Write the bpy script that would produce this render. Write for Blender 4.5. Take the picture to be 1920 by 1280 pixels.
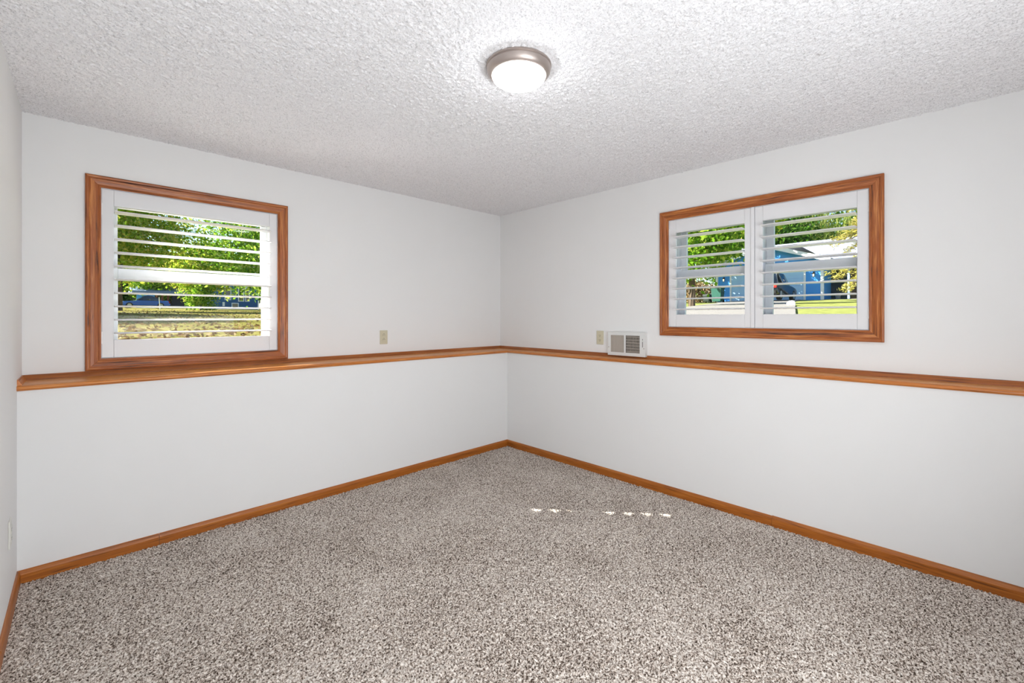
import bpy, bmesh, math, random
import numpy as np
from mathutils import Vector, Matrix

# ------------------------------------------------------------------ scene, camera, light
for o in list(bpy.data.objects):
    bpy.data.objects.remove(o, do_unlink=True)
S = bpy.context.scene
COL = S.collection
rnd = random.Random(7)
nrg = np.random.default_rng(11)

F_PX = 824.0
CAM = Vector((-3.168, -3.419, 1.28))
FWD_DEG = 45.65
cam_d = bpy.data.cameras.new('camera')
cam_d.sensor_width = 36.0
cam_d.lens = 36.0 * F_PX / 1920.0
cam_d.shift_y = -46.0 / 1920.0
cam_d.clip_start = 0.02
cam_d.clip_end = 600
cam = bpy.data.objects.new('camera', cam_d)
cam.location = CAM
cam.rotation_euler = (math.radians(90), 0, math.radians(FWD_DEG - 90))
COL.objects.link(cam)
S.camera = cam

# sky
W = bpy.data.worlds.new('sky')
S.world = W
W.use_nodes = True
wn = W.node_tree
wn.nodes.clear()
sky = wn.nodes.new('ShaderNodeTexSky')
sky.sky_type = 'NISHITA'
sky.sun_disc = False
sky.sun_elevation = math.radians(32.8)
sky.sun_rotation = math.radians(-40.3)
sky.air_density = 1.0
sky.dust_density = 0.6
bgn = wn.nodes.new('ShaderNodeBackground')
bgn.inputs[1].default_value = 0.26
wo = wn.nodes.new('ShaderNodeOutputWorld')
wn.links.new(sky.outputs[0], bgn.inputs[0])
wn.links.new(bgn.outputs[0], wo.inputs[0])

# sun: travels towards (+x, -y), 32.8 degrees high
sun_d = bpy.data.lights.new('sun', 'SUN')
sun_d.energy = 20.0
sun_d.angle = math.radians(0.25)
sun_d.color = (1.0, 0.95, 0.86)
sun = bpy.data.objects.new('sun', sun_d)
sdir = Vector((0.647, -0.763, -0.645)).normalized()
sun.rotation_euler = sdir.to_track_quat('-Z', 'Y').to_euler()
COL.objects.link(sun)

# soft area lamp added behind the camera to brighten the room
fill_d = bpy.data.lights.new('fill_light', 'AREA')
fill_d.shape = 'RECTANGLE'
fill_d.size = 1.7
fill_d.size_y = 1.7
fill_d.energy = 70
fill_d.color = (0.92, 0.965, 1.0)
fill = bpy.data.objects.new('fill_light', fill_d)
fill.location = (-2.35, -4.08, 1.0)
fill.rotation_euler = (math.radians(112), 0, 0)
COL.objects.link(fill)

S.view_settings.view_transform = 'Standard'
S.view_settings.look = 'None'
S.view_settings.gamma = 1.0
S.view_settings.use_curve_mapping = False
S.view_settings.exposure = 0.0
S.cycles.use_light_tree = False
S.cycles.blur_glossy = 0.15
S.cycles.sample_clamp_indirect = 60.0

# ------------------------------------------------------------------ helpers
def tag(o, label=None, cat=None, group=None, kind=None):
    if label: o['label'] = label
    if cat: o['category'] = cat
    if group: o['group'] = group
    if kind: o['kind'] = kind
    return o

def empty(name, loc, label=None, cat=None, group=None, kind=None, rz=0.0):
    o = bpy.data.objects.new(name, None)
    o.empty_display_size = 0.1
    o.location = loc
    o.rotation_euler = (0, 0, rz)
    COL.objects.link(o)
    return tag(o, label, cat, group, kind)

def wloc(o):
    v = Vector((0, 0, 0))
    while o is not None:
        v = v + o.location
        o = o.parent
    return v

class MB:
    """collects verts and faces of one mesh"""
    def __init__(self):
        self.v = []
        self.f = []
    def add(self, vs, fs):
        n = len(self.v)
        self.v += [tuple(p) for p in vs]
        self.f += [tuple(i + n for i in f) for f in fs]
        return self
    def box(self, x0, x1, y0, y1, z0, z1):
        vs = [(x, y, z) for x in (x0, x1) for y in (y0, y1) for z in (z0, z1)]
        fs = [(0, 1, 3, 2), (4, 6, 7, 5), (0, 4, 5, 1), (2, 3, 7, 6), (0, 2, 6, 4), (1, 5, 7, 3)]
        return self.add(vs, fs)
    def loft(self, rings, cap=True):
        n = len(rings[0])
        vs = [p for r in rings for p in r]
        fs = []
        for k in range(len(rings) - 1):
            for i in range(n):
                j = (i + 1) % n
                fs.append((k * n + i, k * n + j, (k + 1) * n + j, (k + 1) * n + i))
        if cap:
            fs.append(tuple(range(n)))
            fs.append(tuple(range((len(rings) - 1) * n, len(rings) * n)))
        return self.add(vs, fs)
    def tube(self, pts, rad, n=8):
        rings = []
        for k, p in enumerate(pts):
            p = Vector(p)
            a = Vector(pts[max(0, k - 1)])
            b = Vector(pts[min(len(pts) - 1, k + 1)])
            d = (b - a).normalized()
            u = d.cross(Vector((0, 0, 1)))
            if u.length < 1e-3: u = Vector((1, 0, 0))
            u.normalize()
            w = d.cross(u)
            r = rad[k] if isinstance(rad, (list, tuple)) else rad
            rings.append([p + (u * math.cos(t) + w * math.sin(t)) * r for t in [2 * math.pi * i / n for i in range(n)]])
        return self.loft(rings)
    def lathe(self, c, prof, n=48, cap=True):
        c = Vector(c)
        rings = [[c + Vector((r * math.cos(2 * math.pi * i / n), r * math.sin(2 * math.pi * i / n), z)) for i in range(n)] for r, z in prof]
        return self.loft(rings, cap)
    def build(self, name, mat, parent=None, bevel=0.0, smooth=False, seg=2, angle=35):
        off = wloc(parent) if parent else Vector((0, 0, 0))
        me = bpy.data.meshes.new(name)
        me.from_pydata([(x - off.x, y - off.y, z - off.z) for x, y, z in self.v], [], self.f)
        bm = bmesh.new()
        bm.from_mesh(me)
        bmesh.ops.recalc_face_normals(bm, faces=bm.faces)
        if bevel > 0:
            es = [e for e in bm.edges if len(e.link_faces) == 2 and e.calc_face_angle(0) > math.radians(angle)]
            bmesh.ops.bevel(bm, geom=es, offset=bevel, segments=seg, profile=0.6, affect='EDGES', clamp_overlap=True)
        bm.to_mesh(me)
        bm.free()
        if smooth:
            for p in me.polygons: p.use_smooth = True
            me.set_sharp_from_angle(angle=math.radians(40))
        me.materials.append(mat)
        o = bpy.data.objects.new(name, me)
        COL.objects.link(o)
        if parent: o.parent = parent
        return o

def recenter(o, base=None):
    """move a single-mesh thing's origin to its base centre"""
    me = o.data
    co = np.empty(len(me.vertices) * 3)
    me.vertices.foreach_get('co', co)
    co = co.reshape(-1, 3)
    lo, hi = co.min(0), co.max(0)
    c = np.array([(lo[0] + hi[0]) / 2, (lo[1] + hi[1]) / 2, lo[2]])
    me.vertices.foreach_set('co', (co - c).ravel())
    o.location = Vector(c)
    me.update()
    return o

def inst(src, parent, loc):
    c = src.copy()
    COL.objects.link(c)
    c.parent = parent
    c.location = loc
    return c

def ray_at(px, depth, z=None, py=None):
    """world point on the sight line of a photo column at a given distance along the view axis"""
    a = math.radians(FWD_DEG)
    f = Vector((math.cos(a), math.sin(a), 0))
    r = Vector((math.sin(a), -math.cos(a), 0))
    p = CAM + f * depth + r * ((px - 960) / F_PX * depth)
    p.z = z if z is not None else CAM.z + (594 - py) / F_PX * depth
    return p

# ------------------------------------------------------------------ materials
def srgb(r, g, b):
    def c(u):
        u /= 255.0
        return u / 12.92 if u <= 0.04045 else ((u + 0.055) / 1.055) ** 2.4
    return (c(r), c(g), c(b), 1.0)

def new_mat(name):
    m = bpy.data.materials.new(name)
    m.use_nodes = True
    nt = m.node_tree
    nt.nodes.clear()
    out = nt.nodes.new('ShaderNodeOutputMaterial')
    bs = nt.nodes.new('ShaderNodeBsdfPrincipled')
    nt.links.new(bs.outputs[0], out.inputs[0])
    return m, nt, bs, out

def node(nt, kind, **kw):
    n = nt.nodes.new(kind)
    for k, v in kw.items():
        setattr(n, k, v)
    return n

def coords(nt, scale=(1, 1, 1)):
    tc = node(nt, 'ShaderNodeTexCoord')
    mp = node(nt, 'ShaderNodeMapping')
    mp.inputs['Scale'].default_value = scale
    nt.links.new(tc.outputs['Object'], mp.inputs[0])
    return mp.outputs[0]

def noise(nt, vec, scale, detail=3, rough=0.55, dist=0.0):
    n = node(nt, 'ShaderNodeTexNoise')
    n.inputs['Scale'].default_value = scale
    n.inputs['Detail'].default_value = detail
    n.inputs['Roughness'].default_value = rough
    n.inputs['Distortion'].default_value = dist
    nt.links.new(vec, n.inputs['Vector'])
    return n.outputs[0]

def ramp(nt, fac, stops):
    r = node(nt, 'ShaderNodeValToRGB')
    e = r.color_ramp.elements
    while len(e) < len(stops): e.new(0.5)
    for k, (p, c) in enumerate(stops):
        e[k].position = p
        e[k].color = c
    nt.links.new(fac, r.inputs[0])
    return r.outputs[0]

def bump(nt, bs, h, strength, dist):
    b = node(nt, 'ShaderNodeBump')
    b.inputs['Strength'].default_value = strength
    b.inputs['Distance'].default_value = dist
    nt.links.new(h, b.inputs['Height'])
    nt.links.new(b.outputs[0], bs.inputs['Normal'])

def plain(name, col, rough=0.5, metal=0.0, var=0.06, scale=8.0, spec=0.5, bumps=None):
    m, nt, bs, out = new_mat(name)
    v = coords(nt)
    n = noise(nt, v, scale)
    lo = tuple(c * (1 - var) for c in col[:3]) + (1,)
    hi = tuple(min(1, c * (1 + var)) for c in col[:3]) + (1,)
    c = ramp(nt, n, [(0.3, lo), (0.7, hi)])
    nt.links.new(c, bs.inputs['Base Color'])
    bs.inputs['Roughness'].default_value = rough
    bs.inputs['Metallic'].default_value = metal
    bs.inputs['Specular IOR Level'].default_value = spec
    if bumps:
        bump(nt, bs, noise(nt, v, bumps[0], 4), bumps[1], bumps[2])
    return m

def oak(name, axis, dark, mid, light, rough=0.38):
    m, nt, bs, out = new_mat(name)
    sc = [70, 70, 70]
    sc[axis] = 2.6
    v = coords(nt, sc)
    a = noise(nt, v, 1.0, 4, 0.6, 0.6)
    sc2 = [260, 260, 260]
    sc2[axis] = 7.0
    v2 = coords(nt, sc2)
    b = noise(nt, v2, 1.0, 3, 0.6)
    mx = node(nt, 'ShaderNodeMath', operation='MULTIPLY_ADD')
    mx.inputs[1].default_value = 0.45
    nt.links.new(b, mx.inputs[0])
    ml = node(nt, 'ShaderNodeMath', operation='MULTIPLY')
    ml.inputs[1].default_value = 0.62
    nt.links.new(a, ml.inputs[0])
    nt.links.new(ml.outputs[0], mx.inputs[2])
    c = ramp(nt, mx.outputs[0], [(0.40, dark), (0.49, mid), (0.56, mid), (0.66, light)])
    nt.links.new(c, bs.inputs['Base Color'])
    bs.inputs['Roughness'].default_value = rough
    bump(nt, bs, b, 0.25, 0.001)
    return m

M = {}
M['wall'] = plain('painted_drywall', srgb(237, 236, 235), 0.7, var=0.012, scale=1.2, spec=0.25, bumps=(260, 0.06, 0.002))
M['shutter'] = plain('white_shutter_paint', srgb(232, 231, 232), 0.38, var=0.01, scale=2)
M['louver'] = plain('semi_gloss_louver_paint', srgb(240, 239, 240), 0.33, var=0.01, scale=2, spec=1.0)
M['vinyl'] = plain('white_window_vinyl', srgb(226, 228, 232), 0.4, var=0.01, scale=2)
M['hinge'] = plain('white_hinge_metal', srgb(240, 240, 240), 0.3, var=0.01)
OC = (srgb(56, 24, 8), srgb(160, 86, 34), srgb(204, 132, 70))
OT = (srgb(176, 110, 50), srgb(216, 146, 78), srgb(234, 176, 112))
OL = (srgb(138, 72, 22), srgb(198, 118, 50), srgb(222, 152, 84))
OB = (srgb(112, 58, 12), srgb(166, 92, 22), srgb(188, 114, 40))
M['casing'] = [oak('stained_oak_casing_grain_%s' % 'xyz'[k], k, *OC) for k in range(3)]
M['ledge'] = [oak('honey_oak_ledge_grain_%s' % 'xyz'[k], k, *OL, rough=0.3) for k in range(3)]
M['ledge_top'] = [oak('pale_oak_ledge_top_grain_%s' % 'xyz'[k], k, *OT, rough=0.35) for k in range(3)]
M['cove'] = [oak('oak_cove_grain_%s' % 'xyz'[k], k, srgb(110, 55, 16), srgb(164, 92, 34), srgb(190, 116, 54)) for k in range(3)]
M['base'] = [oak('oak_baseboard_grain_%s' % 'xyz'[k], k, *OB) for k in range(3)]

# popcorn ceiling
m, nt, bs, out = new_mat('popcorn_ceiling')
v = coords(nt)
n1 = noise(nt, v, 95, 3, 0.65)
vo = node(nt, 'ShaderNodeTexVoronoi')
vo.inputs['Scale'].default_value = 120
nt.links.new(v, vo.inputs['Vector'])
sb = node(nt, 'ShaderNodeMath', operation='SUBTRACT')
nt.links.new(n1, sb.inputs[0]); nt.links.new(vo.outputs['Distance'], sb.inputs[1])
nt.links.new(ramp(nt, noise(nt, v, 165, 2, 0.6), [(0.34, srgb(212, 211, 213)), (0.46, srgb(246, 245, 247)), (0.7, srgb(248, 247, 249))]), bs.inputs['Base Color'])
bs.inputs['Roughness'].default_value = 0.9
bs.inputs['Specular IOR Level'].default_value = 0.1
bump(nt, bs, sb.outputs[0], 0.35, 0.005)
M['ceiling'] = m

# carpet
m, nt, bs, out = new_mat('speckled_carpet')
v = coords(nt)
n1 = noise(nt, v, 135, 2, 0.75)
n2 = noise(nt, v, 2.3, 3, 0.6, 0.4)
ad = node(nt, 'ShaderNodeMath', operation='MULTIPLY_ADD')
ad.inputs[1].default_value = 0.10
nt.links.new(n2, ad.inputs[0]); nt.links.new(n1, ad.inputs[2])
c = ramp(nt, ad.outputs[0], [(0.42, srgb(58, 46, 38)), (0.495, srgb(156, 140, 128)), (0.56, srgb(206, 192, 180)), (0.65, srgb(246, 238, 230))])
nt.links.new(c, bs.inputs['Base Color'])
bs.inputs['Roughness'].default_value = 1.0
bs.inputs['Specular IOR Level'].default_value = 0.05
M['carpet'] = m

def leafmat(name, c1, c2, c3, trans=0.58):
    m, nt, bs, out = new_mat(name)
    nt.nodes.remove(bs)
    g = node(nt, 'ShaderNodeNewGeometry')
    c = ramp(nt, g.outputs['Random Per Island'], [(0.0, c1), (0.5, c2), (1.0, c3)])
    d = node(nt, 'ShaderNodeBsdfDiffuse')
    t = node(nt, 'ShaderNodeBsdfTranslucent')
    mx = node(nt, 'ShaderNodeMixShader')
    mx.inputs[0].default_value = trans
    nt.links.new(c, d.inputs[0]); nt.links.new(c, t.inputs[0])
    nt.links.new(d.outputs[0], mx.inputs[1]); nt.links.new(t.outputs[0], mx.inputs[2])
    nt.links.new(mx.outputs[0], out.inputs[0])
    return m

M['leaf'] = leafmat('green_leaves', srgb(70, 114, 26), srgb(118, 164, 42), srgb(184, 196, 84))
M['leaf_yellow'] = leafmat('yellow_green_leaves', srgb(98, 142, 32), srgb(166, 192, 58), srgb(216, 198, 90))
M['leaf_dark'] = leafmat('dark_green_leaves', srgb(34, 66, 22), srgb(62, 100, 34), srgb(104, 138, 52))
M['leaf_willow'] = leafmat('willow_leaves', srgb(106, 128, 52), srgb(150, 162, 78), srgb(176, 180, 110))
M['needle'] = leafmat('pale_conifer_needles', srgb(120, 118, 46), srgb(178, 168, 84), srgb(204, 192, 120), 0.3)
M['dead_leaf'] = leafmat('fallen_leaf_brown', srgb(92, 62, 32), srgb(142, 116, 78), srgb(178, 162, 130), 0.2)
M['bark'] = plain('bark', srgb(92, 76, 62), 0.9, var=0.3, scale=14, bumps=(30, 0.6, 0.02))

# outdoor ground
m, nt, bs, out = new_mat('autumn_lawn')
v = coords(nt)
a = noise(nt, v, 9.0, 6, 0.75)
b = noise(nt, v, 0.35, 3, 0.5)
mxn = node(nt, 'ShaderNodeMath', operation='MULTIPLY_ADD')
mxn.inputs[1].default_value = 0.5
nt.links.new(b, mxn.inputs[0]); nt.links.new(a, mxn.inputs[2])
c = ramp(nt, mxn.outputs[0], [(0.5, srgb(68, 74, 32)), (0.68, srgb(116, 112, 54)), (0.78, srgb(138, 130, 76)), (0.95, srgb(152, 142, 98))])
nt.links.new(c, bs.inputs['Base Color'])
bs.inputs['Roughness'].default_value = 1.0
bs.inputs['Specular IOR Level'].default_value = 0.0
bump(nt, bs, a, 0.6, 0.05)
M['lawn'] = m
M['green_lawn'] = plain('green_lawn', srgb(132, 136, 76), 1.0, var=0.3, scale=6, spec=0.0, bumps=(20, 0.5, 0.04))
M['concrete'] = plain('pale_concrete', srgb(136, 131, 126), 0.9, var=0.06, scale=3, spec=0.1)

def siding(name, col, pitch):
    m, nt, bs, out = new_mat(name)
    tc = node(nt, 'ShaderNodeTexCoord')
    sx = node(nt, 'ShaderNodeSeparateXYZ')
    nt.links.new(tc.outputs['Object'], sx.inputs[0])
    mu = node(nt, 'ShaderNodeMath', operation='MULTIPLY'); mu.inputs[1].default_value = 1.0 / pitch
    fr = node(nt, 'ShaderNodeMath', operation='FRACT')
    nt.links.new(sx.outputs[2], mu.inputs[0]); nt.links.new(mu.outputs[0], fr.inputs[0])
    v = coords(nt)
    n = noise(nt, v, 3.0)
    nt.links.new(ramp(nt, n, [(0.3, tuple(x * 0.93 for x in col[:3]) + (1,)), (0.7, col)]), bs.inputs['Base Color'])
    bs.inputs['Roughness'].default_value = 0.7
    bump(nt, bs, fr.outputs[0], 0.8, 0.02)
    return m
M['siding_blue'] = siding('blue_lap_siding', srgb(74, 160, 244), 0.15)
M['siding_navy'] = siding('navy_lap_siding', srgb(54, 98, 150), 0.15)
M['door_blue'] = siding('pale_blue_door_paint', srgb(176, 214, 252), 0.18)
M['white_trim'] = plain('white_trim_paint', srgb(232, 234, 238), 0.6, var=0.02)
M['shingle'] = plain('pale_roof_shingles', srgb(132, 136, 148), 0.8, var=0.14, scale=12, bumps=(40, 0.4, 0.02))
M['shingle_dark'] = plain('blue_grey_roof_shingles', srgb(120, 140, 170), 0.8, var=0.14, scale=12)
M['dark_wall'] = plain('dark_carport_boards', srgb(58, 54, 60), 0.9, var=0.2)
M['rust'] = plain('reddish_timber', srgb(134, 74, 44), 0.8, var=0.15)
M['porch_dark'] = plain('dark_porch_wall', srgb(44, 56, 66), 0.8, var=0.1)
M['brown_door'] = plain('brown_front_door', srgb(104, 80, 56), 0.6, var=0.15)
M['black_paint'] = plain('black_car_paint', srgb(18, 24, 30), 0.15, var=0.05, spec=0.8)
M['blue_paint'] = plain('blue_car_paint', srgb(28, 92, 190), 0.2, var=0.05, spec=0.8)
M['car_glass'] = plain('dark_car_glass', srgb(26, 36, 46), 0.08, var=0.02, spec=0.8)
M['tyre'] = plain('tyre_rubber', srgb(28, 28, 28), 0.9)
M['alloy'] = plain('alloy_wheel', srgb(180, 184, 190), 0.35, metal=0.6)
M['red_lens'] = plain('red_tail_lens', srgb(190, 36, 28), 0.2)
M['bin_green'] = plain('dark_green_bin_plastic', srgb(28, 84, 72), 0.5)
M['bin_black'] = plain('dark_bin_plastic', srgb(34, 44, 40), 0.5)
M['post_dark'] = plain('dark_wood_post', srgb(62, 60, 58), 0.8, var=0.2)
M['almond'] = plain('almond_outlet_plastic', srgb(206, 198, 172), 0.4, var=0.01)
M['white_plate'] = plain('off_white_outlet_plastic', srgb(222, 220, 212), 0.4, var=0.01)
M['slot'] = plain('dark_slot', srgb(34, 28, 24), 0.8)
M['vent_white'] = plain('white_enamel_steel', srgb(224, 224, 222), 0.35, var=0.01)
M['vent_fin'] = plain('taupe_grille_fins', srgb(196, 186, 175), 0.5, var=0.04)
M['vent_dark'] = plain('dark_duct', srgb(70, 66, 62), 0.9)
M['nickel'] = plain('brushed_nickel', srgb(176, 164, 158), 0.38, metal=0.75, var=0.03)

m, nt, bs, out = new_mat('window_glass')
nt.nodes.remove(bs)
tr = node(nt, 'ShaderNodeBsdfTransparent'); tr.inputs[0].default_value = (0.96, 0.98, 0.98, 1)
gl = node(nt, 'ShaderNodeBsdfGlossy'); gl.inputs['Roughness'].default_value = 0.02
mx = node(nt, 'ShaderNodeMixShader')
mx.inputs[0].default_value = 0.008
nt.links.new(tr.outputs[0], mx.inputs[1]); nt.links.new(gl.outputs[0], mx.inputs[2])
nt.links.new(mx.outputs[0], out.inputs[0])
M['glass'] = m

def glow(name, col, s):
    m, nt, bs, out = new_mat(name)
    bs.inputs['Base Color'].default_value = (0.9, 0.9, 0.9, 1)
    bs.inputs['Emission Color'].default_value = col
    bs.inputs['Emission Strength'].default_value = s
    return m
M['lamp_glass'] = glow('lit_frosted_glass', (0.95, 0.98, 1.0, 1), 41.0)
M['lantern_glow'] = glow('warm_lantern_bulb', (1.0, 0.70, 0.38, 1), 1.6)

# ------------------------------------------------------------------ room shell
L, MM, H = 3.393, 4.2, 2.35
D1, D2 = 0.25, 0.137          # how far the lower walls stand proud of the upper ones
LZ = 0.927                    # underside of the ledge
LT = 0.949                    # top of the ledge
TH = 0.2
# left window opening in wall_back (plane y = 0), right window opening in wall_right (plane x = 0)
WX0, WX1, WZ0, WZ1 = -3.092, -2.171, 1.044, 2.014
VY0, VY1, VZ0, VZ1 = -3.056, -1.873, 1.205, 2.006

mb = MB()
mb.box(-L - 0.15, WX0, 0, TH, LZ, H); mb.box(WX1, TH, 0, TH, LZ, H)
mb.box(WX0, WX1, 0, TH, LZ, WZ0); mb.box(WX0, WX1, 0, TH, WZ1, H)
mb.box(-L, 0, -D1, TH, 0, LZ)
tag(mb.build('wall_back', M['wall']), kind='structure', label='white painted wall with the single-shutter window and a proud lower half')
mb = MB()
mb.box(0, TH, -MM, VY0, LZ, H); mb.box(0, TH, VY1, 0, LZ, H)
mb.box(0, TH, VY0, VY1, LZ, VZ0); mb.box(0, TH, VY0, VY1, VZ1, H)
mb.box(-D2, TH, -MM, -D1, 0, LZ)
tag(mb.build('wall_right', M['wall']), kind='structure', label='white painted wall with the two-panel shutter window and vent grille')
tag(MB().box(-L - 0.15, -L, -MM, 0, 0, H).build('wall_left', M['wall']), kind='structure', label='narrow strip of white side wall at the picture edge')
tag(MB().box(-L - 0.15, TH, -MM - 0.15, -MM, 0, H).build('wall_front', M['wall']), kind='structure', label='white painted wall behind the viewer')
tag(MB().box(-L - 0.15, TH, -MM - 0.15, TH, H + 0.004, H + 0.12).build('ceiling_slab', M['ceiling']), kind='structure', label='plain slab above the textured ceiling')

def relief(name, x0, x1, y0, y1, step, zfun, mat):
    """a finely divided sheet with real uneven height"""
    nx, ny = int((x1 - x0) / step), int((y1 - y0) / step)
    gx, gy = np.meshgrid(np.linspace(x0, x1, nx), np.linspace(y0, y1, ny), indexing='ij')
    gx = gx + nrg.uniform(-0.45, 0.45, gx.shape) * step
    gy = gy + nrg.uniform(-0.45, 0.45, gy.shape) * step
    co = np.stack([gx, gy, zfun(gx.shape)], -1).reshape(-1, 3)
    ii = np.arange(nx * ny).reshape(nx, ny)
    q = np.stack([ii[:-1, :-1], ii[1:, :-1], ii[1:, 1:], ii[:-1, 1:]], -1).reshape(-1)
    me = bpy.data.meshes.new(name)
    nf = len(q) // 4
    me.vertices.add(len(co)); me.vertices.foreach_set('co', co.ravel())
    me.loops.add(len(q)); me.loops.foreach_set('vertex_index', q.astype(np.int32))
    me.polygons.add(nf)
    me.polygons.foreach_set('loop_start', np.arange(0, nf * 4, 4, dtype=np.int32))
    me.polygons.foreach_set('use_smooth', np.ones(nf, dtype=bool))
    me.update(calc_edges=True)
    me.materials.append(mat)
    o = bpy.data.objects.new(name, me)
    COL.objects.link(o)
    return o
# carpeted floor: a fine field of uneven tufts
fl = relief('floor', -L, -D2, -MM, -D1, 0.0055, lambda sh: nrg.uniform(-0.0075, 0.003, sh), M['carpet'])
tag(fl, 'speckled beige and brown cut pile carpet', kind='structure')
# popcorn ceiling: sprayed lumps hanging a few millimetres
def lumps(sh):
    r = nrg.uniform(0, 1, sh) ** 2.2
    return H + 0.0008 - 0.0066 * r
tag(relief('ceiling', -L - 0.01, 0.01, -MM, 0.01, 0.0068, lumps, M['ceiling']), 'white popcorn textured ceiling', kind='structure')
tag(MB().box(-L - 0.15, TH, -MM - 0.15, TH, -0.12, -0.012).build('floor_slab', M['concrete']), kind='structure', label='concrete slab under the carpet')

# ------------------------------------------------------------------ baseboards
def strip(name, prof, p0, p1, n, mat, parent=None, mit0=0.0, mit1=0.0, bevel=0.0):
    """extrude a profile (u out of the wall along n, v up) from p0 to p1; mitre factors slide the ends by u"""
    p0, p1, n = Vector(p0), Vector(p1), Vector(n)
    d = (p1 - p0).normalized()
    r0 = [p0 + n * u + Vector((0, 0, v)) + d * (u * mit0) for u, v in prof]
    r1 = [p1 + n * u + Vector((0, 0, v)) - d * (u * mit1) for u, v in prof]
    return MB().loft([r0, r1]).build(name, mat, parent, bevel=bevel, smooth=False)

BP = [(0, -0.008), (0.013, -0.008), (0.013, 0.040), (0.0115, 0.048), (0.007, 0.057), (0.003, 0.060), (0, 0.060)]
bb = empty('baseboard_back', (-1.7, -D1, 0), 'low oak baseboard along the wall with the single-shutter window', kind='structure')
xs_ = -2.858
strip('baseboard_length', BP, (-L, -D1, 0), (xs_ - 0.0008, -D1, 0), (0, -1, 0), M['base'][0], bb, 1, 0)
strip('baseboard_length', BP, (xs_ + 0.0008, -D1, 0), (-D2, -D1, 0), (0, -1, 0), M['base'][0], bb, 0, 1)
bb = empty('baseboard_right', (-D2, -2, 0), 'low oak baseboard in two lengths along the wall with the two-panel shutters', kind='structure')
ysm = -2.606
strip('baseboard_length', BP, (-D2, -D1, 0), (-D2, ysm + 0.0008, 0), (-1, 0, 0), M['base'][1], bb, 1, 0)
BP2 = [(u * 1.15, v + 0.002) for u, v in BP]
strip('baseboard_length', BP2, (-D2, ysm - 0.0008, 0), (-D2, -MM, 0), (-1, 0, 0), M['base'][1], bb, 0, 0)
bb = empty('baseboard_left', (-L, -2, 0), 'low oak baseboard along the side wall at the picture edge', kind='structure')
strip('baseboard_length', BP, (-L, -D1, 0), (-L, -0.95, 0), (1, 0, 0), M['base'][1], bb, 1, 0)
strip('baseboard_length', BP, (-L, -0.952, 0), (-L, -MM, 0), (1, 0, 0), M['base'][1], bb, 0, 0)

# ------------------------------------------------------------------ ledge on top of the lower walls
def nose(d):
    a = [(0, 0.0)]
    pts = [(d - 0.004, 0.0), (d + 0.004, -0.004), (d + 0.012, -0.001), (d + 0.017, 0.006), (d + 0.0175, 0.012), (d + 0.014, 0.018), (d + 0.007, 0.0205), (d - 0.004, 0.0205)]
    return pts
def board(d):
    return [(0.0, 0.0), (d - 0.0045, 0.0), (d - 0.0045, LT - LZ - 0.001), (d - 0.006, LT - LZ), (0.0, LT - LZ)]
CV = [(0, 0), (0.016, 0), (0.015, 0.006), (0.010, 0.015), (0.006, 0.022), (0.0045, 0.028), (0, 0.028)]
t1 = empty('trim_1', (-1.7, -0.1, LZ), 'honey oak ledge cap under the single-shutter window', kind='structure')
strip('ledge_board', board(D1), (-L, 0, LZ), (0, 0, LZ), (0, -1, 0), M['ledge_top'][0], t1, 0, D2 / D1)
strip('nosing', nose(D1), (-L + 0.0, 0, LZ), (-D2 + D1, 0, LZ), (0, -1, 0), M['ledge'][0], t1, 0, 1)
strip('cove_strip', CV, (-L, 0, LT), (0, 0, LT), (0, -1, 0), M['cove'][0], t1, 1, 1)
strip('cove_strip', CV, (-L, 0, LT), (-L, -D1 + 0.004, LT), (1, 0, 0), M['ledge'][1], t1, 1, 0)
t2 = empty('trim_2', (-0.07, -2, LZ), 'honey oak ledge cap under the two-panel shutter window', kind='structure')
strip('ledge_board', board(D2), (0, 0, LZ), (0, -MM, LZ), (-1, 0, 0), M['ledge_top'][1], t2, D1 / D2, 0)
strip('nosing', nose(D2), (0, -D1 + D2, LZ), (0, -MM, LZ), (-1, 0, 0), M['ledge'][1], t2, 1, 0)
strip('cove_strip', CV, (0, 0, LT), (0, -MM, LT), (-1, 0, 0), M['cove'][1], t2, 1, 0)

# ------------------------------------------------------------------ windows
class Frame:
    """local wall frame: a along the wall, z up, n out of the wall into the room (negative n is towards outdoors)"""
    def __init__(self, kind):
        self.k = kind
    def p(self, a, z, n):
        return Vector((a, -n, z)) if self.k == 'back' else Vector((-n, a, z))
    def box(self, mb, a0, a1, z0, z1, n0, n1):
        q = [self.p(a0, z0, n0), self.p(a1, z1, n1)]
        return mb.box(min(q[0].x, q[1].x), max(q[0].x, q[1].x), min(q[0].y, q[1].y), max(q[0].y, q[1].y), z0, z1)
    @property
    def ax(self):
        return 0 if self.k == 'back' else 1

CP = [(0.0, -0.002), (0.0, 0.011), (0.003, 0.013), (0.008, 0.0125), (0.0125, 0.0105), (0.015, 0.0125), (0.030, 0.0165), (0.044, 0.0185),
      (0.047, 0.0165), (0.051, 0.0195), (0.058, 0.021), (0.063, 0.0195), (0.0655, 0.016), (0.0655, -0.002)]

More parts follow.
